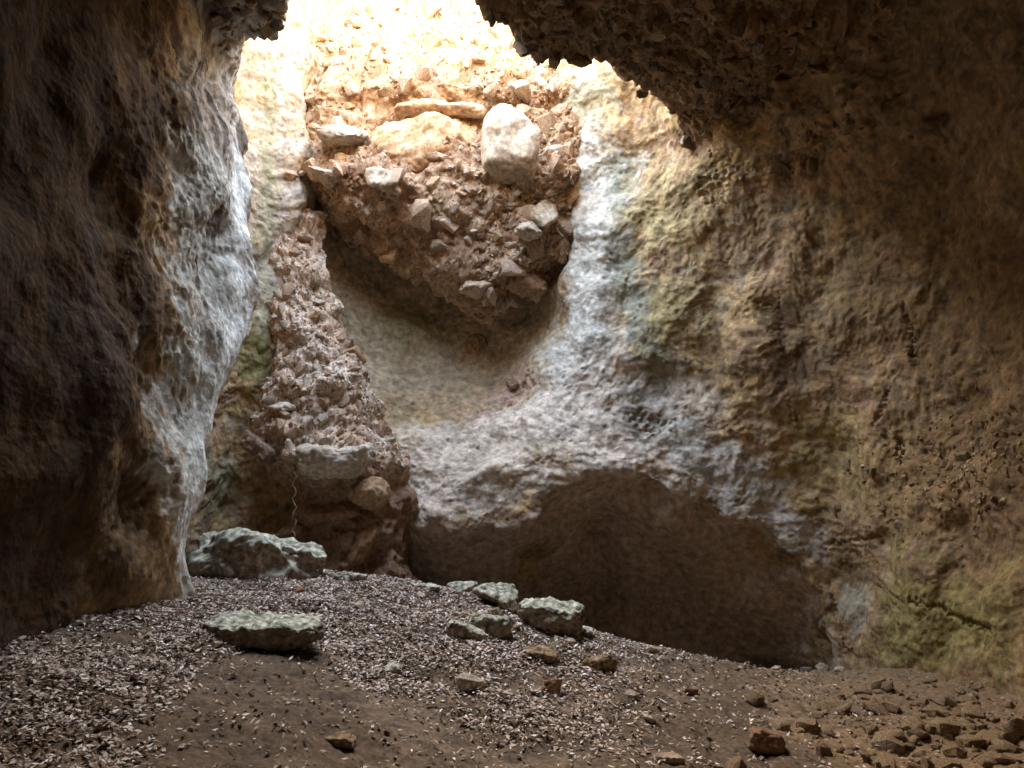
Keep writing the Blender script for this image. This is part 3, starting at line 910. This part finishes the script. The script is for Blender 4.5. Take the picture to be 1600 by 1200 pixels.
# ------------------------------------------------------------------ cone of debris at the back left
def cone_surface(nu=170, nv=190):
    zs = np.linspace(0.55, 6.1, nv)
    rad = np.interp(zs, [0.55,1.0,1.6,2.05,2.25,2.45,2.7,3.1,3.6,4.2,4.8,5.4,6.1], [0.9,0.8,0.70,0.74,0.86,0.96,0.88,0.72,0.58,0.48,0.43,0.40,0.36])
    cx = np.interp(zs, [0.55,2.0,2.5,3.6,4.4,5.5], [-2.1,-2.12,-2.42,-2.6,-2.86,-3.15])
    cyy = np.interp(zs, [0.55,2.0,2.5,3.6,4.6,5.5,6.1], [10.5,10.4,10.55,10.62,10.85,11.0,11.15])
    th = np.linspace(math.radians(165), math.radians(375), nu)
    TH, ZZ = np.meshgrid(th, np.arange(nv), indexing='ij')
    R = rad[ZZ]
    V = np.stack([cx[ZZ] + R * np.cos(TH), cyy[ZZ] + 0.85 * R * np.sin(TH), zs[ZZ]], -1).reshape(-1, 3)
    F = grid_faces(nu, nv)
    N = vert_normals(V, F)
    if N[:, 1].mean() > 0: F = F[:, ::-1]; N = -N
    low = 1 - sstep(2.0, 2.5, V[:, 2])
    h = 0.16 * fbm(V, 1.5, 3, 401) + 0.09 * fbm(V, 4.5, 4, 411, 0.6) + 0.05 * (0.45 - worley(V, 7, 6)[0]) + low * 0.3 * (0.5 - worley(V, 2.0, 7)[0])
    V = V + N * h[:, None]
    return V, F, vert_normals(V, F)
cV, cF, cN = cone_surface()
coff = np.array([-2.4, 10.3, 0.8])
cone = tag(add('debris_cone', None, None, coff), 'tapering column of red earth and stones against the back wall', 'rubble')
e2 = fbm(cV, 1.8, 4, 431, 0.6)
ct = np.tile(np.array([0.58, 0.415, 0.30], np.float32), (len(cV), 1))
ct = mixc(ct, (0.64, 0.54, 0.43), sstep(0, 0.5, e2) * 0.7)
ct = mixc(ct, (0.44, 0.26, 0.16), sstep(0, 0.5, -e2) * 0.5)
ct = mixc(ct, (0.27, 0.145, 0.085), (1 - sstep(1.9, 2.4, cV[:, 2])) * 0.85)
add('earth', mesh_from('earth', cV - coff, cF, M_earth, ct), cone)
scatter_stones(cone, cV - coff, cF, cN, 150, 5000, 0.08, 0.26, stone_v[:8] + pale_v[:3], WARM + [(0.6, 0.53, 0.44)] * 2, 43, embed=0.05, mask=lambda c: 1.0 * (c[:, 2] > 1.45) * (c[:, 1] < 0.5), smallrange=(0.02, 0.07))
cone_bvh = BVHTree.FromPolygons([tuple(v) for v in cV], [tuple(f) for f in cF])
def cone_boulder(px, py, dims, rot, seed, mat, label=None, push=0.0, rough=0.05, sub=4, slab=None):
    p = hit_mesh(cone_bvh, px, py)
    if p is None: p = Vector(CAM + 9.9 * ray(px, py))
    v, f = boulder(seed, sub, dims, 9, rough) if slab is None else block(seed, sub, dims, slab, rough)
    o = add('boulder', mesh_from('boulder', v, f, mat), cone, Vector(p) - Vector(coff) + Vector((0, push, 0)), rot)
    if label: o['label'] = label
cone_boulder(518, 722, (0.98, 0.85, 0.42), (0.2, -0.05, 0.1), 831, M_pale, 'broad flat-topped pale boulder', 0.1, slab=0.7)
cone_boulder(575, 770, (0.55, 0.5, 0.4), (0.3, 0.1, -0.3), 832, M_stone, None, 0.0)
cone_boulder(440, 636, (0.42, 0.4, 0.16), (0.1, 0.1, 0.3), 833, M_pale, None, 0.0)
cone_boulder(520, 800, (0.75, 0.6, 0.5), (0.4, 0.5, 0.2), 834, M_red, None, 0.1)
cone_boulder(560, 850, (0.6, 0.5, 0.5), (0.1, -0.3, 0.2), 835, M_red, None, 0.1)
cone_boulder(470, 840, (0.7, 0.6, 0.6), (0.2, 0.3, 0.7), 836, M_red, None, 0.15)
cone_boulder(400, 700, (0.55, 0.5, 0.22), (0.1, 0.55, 0.2), 837, M_red, None, 0.05)

lap('rocks lying')
# ------------------------------------------------------------------ rocks lying on the floor
def floor_rock(name, label, px, pyb, dims, seed, mat, rot=(0, 0, 0), sink=0.12, sub=4, rough=0.05, planes=12, cat='rock', group=None, lift=0.0, slab=None):
    p, t = at_floor(px, pyb)
    v, f = boulder(seed, sub, dims, planes, rough) if slab is None else block(seed, sub, dims, slab, rough)
    o = add(name, mesh_from(name, v, f, mat), None, (p[0], p[1] + dims[1] * 0.35, p[2] + dims[2] * (0.5 - sink) + lift), rot)
    return tag(o, label, cat, group)
floor_rock('mossy_boulder', 'large lichen-covered boulder at the foot of the pale buttress', 385, 905, (1.38, 0.9, 0.58), 901, M_lichen, (0.1, 0.16, 0.05), 0.25, 5, 0.06)
floor_rock('stone_slab', 'flat lichen-topped slab propped above a dark gap on the leaf litter', 402, 1018, (0.90, 0.52, 0.21), 917, M_lichen, (0.10, 0.02, 0.04), 0.0, 5, 0.05, lift=0.0, slab=0.86)
floor_rock('rock', 'greenish rounded rock on the mound crest beside the square block', 775, 952, (0.48, 0.4, 0.25), 903, M_lichen, (0.1, 0.1, 0.3))
floor_rock('rock', 'low pale green rock on the crest left of the rounded rock', 722, 928, (0.34, 0.3, 0.16), 904, M_lichen, (0, 0, 0.2))
floor_rock('rock', 'squarish block with lichen top and brown face at the crest', 862, 992, (0.68, 0.45, 0.27), 905, M_lichen, (0.10, 0.10, -0.25), 0.02, 5, 0.07, slab=0.8)
floor_rock('rock', 'rock with dark brown front face below the crest rocks', 766, 997, (0.40, 0.3, 0.26), 906, M_lichen, (0.25, 0.35, 0.1), 0.1)
floor_rock('rock', 'grey stone half buried left of the dark-faced rock', 725, 1002, (0.36, 0.28, 0.16), 907, M_lichen, (0, 0.3, 0.3))
floor_rock('rock', 'small green stone on the crest just right of the square block', 915, 998, (0.2, 0.18, 0.12), 908, M_lichen)
floor_rock('rock', 'pale flat rock at the right end of the crest', 1060, 1018, (0.62, 0.4, 0.14), 909, M_pale, (0, 0.1, 0.1), 0.4)
floor_rock('rock', 'low stone on the crest between mossy boulder and green rocks', 552, 912, (0.24, 0.2, 0.12), 910, M_lichen)
floor_rock('rock', 'thin mossy stone lying flat on the crest', 665, 924, (0.32, 0.2, 0.08), 911, M_lichen)
floor_rock('rock', 'flat green-tinted stone among leaves in the middle of the floor', 598, 1052, (0.28, 0.24, 0.10), 912, M_lichen, (0, 0.1, 0.3), 0.3)
floor_rock('rock', 'pale knobbly stone near the floor centre', 735, 1080, (0.24, 0.18, 0.16), 913, M_pale, (0, 0.1, 0.3), 0.2)
floor_rock('rock', 'small dark red stone right of the pale knobbly stone', 862, 1085, (0.17, 0.14, 0.12), 914, M_red, (0, 0, 0.3), 0.1)
floor_rock('rock', 'brown lump protruding below the crest right of the square block', 938, 1050, (0.34, 0.26, 0.22), 915, M_brown, (0, 0.3, 0.3), 0.3)
floor_rock('rock', 'biggest dark reddish stone at the bottom right', 1200, 1180, (0.27, 0.22, 0.18), 916, M_red, (0, 0.1, 0.3), 0.1)
floor_rock('rock', 'dark oval stone on bare soil below the pale crest rock', 1082, 1088, (0.12, 0.10, 0.07), 918, M_red)
floor_rock('rock', 'pale elongated stone at the bottom edge', 1048, 1194, (0.20, 0.10, 0.07), 919, M_pale, (0, 0, -0.3))
floor_rock('rock', 'dark stone on the litter behind the slab', 462, 930, (0.14, 0.12, 0.08), 920, M_red)
floor_rock('rock', 'faint grey stone sunk in soil at the bottom centre', 525, 1165, (0.22, 0.2, 0.08), 921, M_brown, (0, 0, 0), 0.35)
floor_rock('rock', 'dark overhanging stone edge under the crest gravel', 850, 1030, (0.34, 0.22, 0.12), 922, M_brown, (0.3, 0.1, 0.2), 0.3)
floor_rock('rock', 'small white stone on the bare soil right of centre', 1027, 1060, (0.09, 0.07, 0.06), 923, M_pale)
floor_rock('rock', 'tan wedge-shaped stone on soil below the crest', 988, 1092, (0.14, 0.08, 0.07), 924, M_pale, (0, 0.2, -0.8))
floor_rock('rock', 'long tan stone on soil beneath the wedge-shaped one', 1012, 1128, (0.15, 0.08, 0.06), 925, M_pale, (0, 0.1, -0.8))
floor_rock('rock', 'tiny white stone right in front of the slab gap', 336, 1012, (0.07, 0.06, 0.05), 926, M_pale)
for k, (px, py, s) in enumerate([(1262, 1046, 0.16), (1290, 1045, 0.22), (1315, 1046, 0.12), (1215, 1043, 0.10)]):
    floor_rock('stone', 'small pale stone on the rim of the dark recess', px, py + 4, (s, s * 0.8, s * 0.55), 940 + k, M_pale, (0, 0, k), 0.3, 3, 0.05, 12, 'stone', 'pale stones on the recess rim')

brown_v = variants(M_brown, 3, 10, 1200, None, 0.05)
r = np.random.default_rng(77)
def pix_scatter(n, dens, xr, yr):
    out = []
    while len(out) < n:
        px, py = r.uniform(*xr), r.uniform(*yr)
        if r.random() < dens(px, py): out.append((px, py))
    return out
def rub_density(px, py):
    d = 0.05
    d += 0.9 * math.exp(-((px - 1440) / 180) ** 2 - ((py - 1130) / 70) ** 2)
    d += 0.5 * math.exp(-((px - 1560) / 130) ** 2 - ((py - 1160) / 60) ** 2)
    return min(1, d) * (py > 1045 + 0.12 * max(0, px - 1320))
for px, py in pix_scatter(240, rub_density, (1080, 1680), (1040, 1290)):
    p, t = at_floor(px, py)
    s = 0.045 * (0.24 / 0.045) ** (r.random() ** 2.2)
    o = add('stone', brown_v[int(r.integers(len(brown_v)))], None, (p[0], p[1], gz_at(p[0], p[1]) + s * 0.06), rand_rot(r, True), (s, s, s))
    tag(o, 'brown angular stone among the rubble strewn at the lower right', 'stone', 'rubble at the lower right')
for px, py in pix_scatter(55, lambda a, b: math.exp(-((b - (925 + 0.19 * (a - 560))) / 22) ** 2), (560, 1080), (890, 1060)):
    p, t = at_floor(px, py)
    s = 0.05 * (0.16 / 0.05) ** (r.random() ** 1.6)
    o = add('stone', pale_v[int(r.integers(6))], None, (p[0], p[1], gz_at(p[0], p[1]) + s * 0.14), rand_rot(r, True), (s, s, s))
    tag(o, 'small pale stone scattered along the crest of the mound', 'stone', 'pale stones along the mound crest')

# gravel
n = 6500
gxp = r.uniform(-3.2, 4.6, n * 3); gyp = r.uniform(3.2, 10.2, n * 3)
gp = np.c_[gxp, gyp, gz_at(gxp, gyp)]
ux, uy = project(gp)
dn = fbm(np.c_[gp[:, :2], gp[:, 0] * 0], 0.9, 3, 601)
wgt = 0.22 + 0.9 * np.exp(-((ux - 1450) / 260) ** 2 - ((uy - 1120) / 90) ** 2) + 0.6 * np.exp(-((uy - (930 + 0.19 * (ux - 560))) / 30) ** 2) * (ux > 500) + 0.4 * dn
keep = r.random(len(gp)) < np.clip(wgt, 0.02, 1)
gp = gp[keep][:n]
gs = 0.012 * (0.055 / 0.012) ** (r.random(len(gp)) ** 2)
v, f, c = soup(gp, gs, r, False, tint_stone(r, len(gp), [(0.34, 0.26, 0.18), (0.24, 0.17, 0.12), (0.46, 0.40, 0.33), (0.30, 0.21, 0.14)]))
tag(add('gravel', mesh_from('gravel', v, f, M_stone_attr, c, False)), 'fine gravel and grit scattered over the cave floor', 'gravel', None, 'stuff')

lap('dead leaves')
# ------------------------------------------------------------------ dead leaves
def leaf_mat():
    m, n, l, p = new_mat('dead_leaf')
    a = nd(n, 'ShaderNodeAttribute', attribute_name='tint')
    l.new(a.outputs['Color'], p.inputs['Base Color'])
    p.inputs['Roughness'].default_value = 0.6
    return m
M_leaf = leaf_mat()
n = 235000
lx = r.uniform(-3.3, 3.0, n); ly = r.uniform(3.0, 9.4, n)
lp = np.c_[lx, ly, gz_at(lx, ly)]
ux, uy = project(lp)
ln = fbm(np.c_[lx, ly, lx * 0], 1.0, 4, 611, 0.6); ln2 = fbm(np.c_[lx, ly, lx * 0], 4.0, 3, 621, 0.6)
dens = np.zeros(n)
def blob(x, y, sx, sy, a, rot=0):
    c, s = math.cos(rot), math.sin(rot)
    dx, dy = ux - x, uy - y
    return a * np.exp(-((dx * c + dy * s) / sx) ** 2 - ((-dx * s + dy * c) / sy) ** 2)
dens += blob(110, 1110, 190, 110, 1.2, -0.35) + blob(300, 960, 200, 55, 1.0, -0.35) + blob(520, 930, 190, 50, 1.0) + blob(640, 975, 160, 60, 0.9) + blob(590, 1060, 70, 30, 0.9)
dens += blob(820, 1080, 170, 60, 0.35, 0.35) + blob(760, 1130, 120, 50, 0.3) + blob(900, 1030, 120, 40, 0.4)
dens -= blob(430, 1090, 170, 60, 0.7) + blob(470, 1170, 220, 60, 0.6)
dens = np.clip(dens, 0, 1) * (0.9 + 0.8 * ln + 0.6 * ln2) + 0.10 * np.clip(ln2 + 0.25, 0, 1)
keep = r.random(n) < np.clip(dens, 0.012, 1)
lp = lp[keep]; n = len(lp)
L = 0.018 + 0.036 * r.random(n) ** 1.3; Wd = L * r.uniform(0.34, 0.52, n)
yaw = r.uniform(0, 6.28, n); tx = r.normal(0, 0.32, n); ty = r.normal(0, 0.32, n); curl = r.uniform(-0.2, 0.35, n)
tmpl = np.array([(-0.5, 0, 0), (-0.02, 0.5, 1), (-0.02, 0, 0.3), (-0.02, -0.5, 1), (0.5, 0, 0.1)])
tf_ = np.array([(0, 2, 1), (0, 3, 2), (1, 2, 4), (2, 3, 4)])
X = tmpl[None, :, 0] * L[:, None]; Y = tmpl[None, :, 1] * Wd[:, None]; Z = tmpl[None, :, 2] * (curl * L * 0.6)[:, None]
Z2 = Z + X * np.tan(tx)[:, None] * 0.8 + Y * np.tan(np.clip(ty, -1, 1))[:, None]
XX = X * np.cos(yaw)[:, None] - Y * np.sin(yaw)[:, None]; YY = X * np.sin(yaw)[:, None] + Y * np.cos(yaw)[:, None]
lv = np.stack([XX + lp[:, 0:1], YY + lp[:, 1:2], Z2 + lp[:, 2:3] + r.uniform(0.004, 0.03, n)[:, None]], -1).reshape(-1, 3)
lf = (tf_[None] + (np.arange(n) * 5)[:, None, None]).reshape(-1, 3)
lc = np.array([(0.46, 0.40, 0.34), (0.36, 0.29, 0.23), (0.25, 0.18, 0.13), (0.52, 0.48, 0.42), (0.31, 0.23, 0.17), (0.18, 0.12, 0.09)])[r.integers(6, size=n)] * r.uniform(1.1, 1.8, (n, 1))
tag(add('leaf_litter', mesh_from('leaf_litter', lv, lf, M_leaf, np.repeat(lc, 5, axis=0), True)), 'dry grey-brown fallen leaves strewn over the mound', 'leaves', None, 'stuff')
print('leaves', n)

lap('stones')
lap('stones set in')
# ------------------------------------------------------------------ stones set in the roof and the right wall
def shell_scatter(nm, n_big, n_small, smn, smx, seed, maskf, meshes, palette):
    o = shell.get(nm)
    if o is None: return
    me = o.data
    k = len(me.polygons)
    vv = np.zeros(len(me.vertices) * 3, np.float32); me.vertices.foreach_get('co', vv); vv = vv.reshape(-1, 3)
    ff = np.zeros(k * 4, np.int32); me.loops.foreach_get('vertex_index', ff); ff = ff.reshape(-1, 4)
    scatter_stones(o, vv, ff, vert_normals(vv, ff), n_big, n_small, smn, smx, meshes, palette, seed, 0.15, maskf)
def seen(c, x, y, sx, sy):
    a, b = project(c)
    return np.exp(-((a - x) / sx) ** 2 - ((b - y) / sy) ** 2) * (c[:, 1] > 4)
shell_scatter('ceiling', 260, 2200, 0.08, 0.34, 51, lambda c: np.clip(seen(c, 900, 60, 260, 120) + seen(c, 1120, 180, 170, 80) + 0.3 * seen(c, 380, 40, 90, 70), 0.0, 1) + 1e-6, brown_v, [(0.30, 0.20, 0.13), (0.22, 0.15, 0.1), (0.36, 0.27, 0.18)])
shell_scatter('right_wall', 60, 500, 0.06, 0.20, 52, lambda c: np.clip(seen(c, 1480, 740, 110, 70) + 0.5 * seen(c, 1560, 690, 60, 60) + 0.4 * seen(c, 1180, 230, 60, 40), 0, 1) + 1e-7, brown_v, [(0.34, 0.23, 0.14), (0.26, 0.17, 0.1), (0.40, 0.30, 0.18)])

# loose pieces stuck on the niche wall below the plug
for px, py, d, sd in [(748, 540, (0.42, 0.3, 0.36), 861), (775, 468, (0.4, 0.3, 0.3), 862), (562, 555, (0.16, 0.14, 0.1), 863), (800, 600, (0.3, 0.2, 0.25), 864)]:
    v, f = boulder(sd, 4, d, 10, 0.07)
    add('stone', mesh_from('stone', v, f, M_red), shell['back_wall'], hit_wall(px, py), (0.2, 0.3, sd * 0.7))
# twigs among the leaves
tv, tfc = [], []
for k in range(140):
    i = int(r.integers(len(lp))); c0 = lp[i]; a = r.uniform(0, 6.28); Lt = r.uniform(0.08, 0.3); w = r.uniform(0.0025, 0.005)
    d0 = np.array([math.cos(a), math.sin(a), 0]); n0 = np.array([-d0[1], d0[0], 0])
    b0 = len(tv) 
    for q in range(4):
        c1 = c0 + d0 * Lt * (q / 3 - 0.5) + n0 * r.normal() * 0.012
        c1[2] = gz_at(c1[0], c1[1]) + 0.022
        for e in range(3): tv.append(c1 + w * (n0 * math.cos(e * 2.094) + np.array([0, 0, math.sin(e * 2.094)])))
    for q in range(3):
        for e in range(3): tfc.append([b0 + q * 3 + e, b0 + q * 3 + (e + 1) % 3, b0 + q * 3 + 3 + (e + 1) % 3, b0 + q * 3 + 3 + e])
tag(add('twigs', mesh_from('twigs', np.array(tv), np.array(tfc), M_leaf, np.tile(np.array([0.16, 0.11, 0.08]), (len(tv), 1)), True)), 'thin dark twigs lying among the dry leaves', 'twigs', None, 'stuff')

# ------------------------------------------------------------------ a thin root hanging from the debris
pp = np.array([CAM + 9.15 * ray(460 + 3 * math.sin(k * 1.3) + 2 * math.sin(k * 3.1), 738 + k * 5) for k in range(21)])
rv = np.concatenate([pp + np.array([0.007 * math.cos(a), 0.007 * math.sin(a), 0]) for a in np.arange(6) * math.pi / 3])
rf = [[a * 21 + k, ((a + 1) % 6) * 21 + k, ((a + 1) % 6) * 21 + k + 1, a * 21 + k + 1] for a in range(6) for k in range(20)]
root = add('hanging_root', mesh_from('hanging_root', rv, rf, M_pale))
tag(root, 'thin pale root dangling below the debris column', 'root')
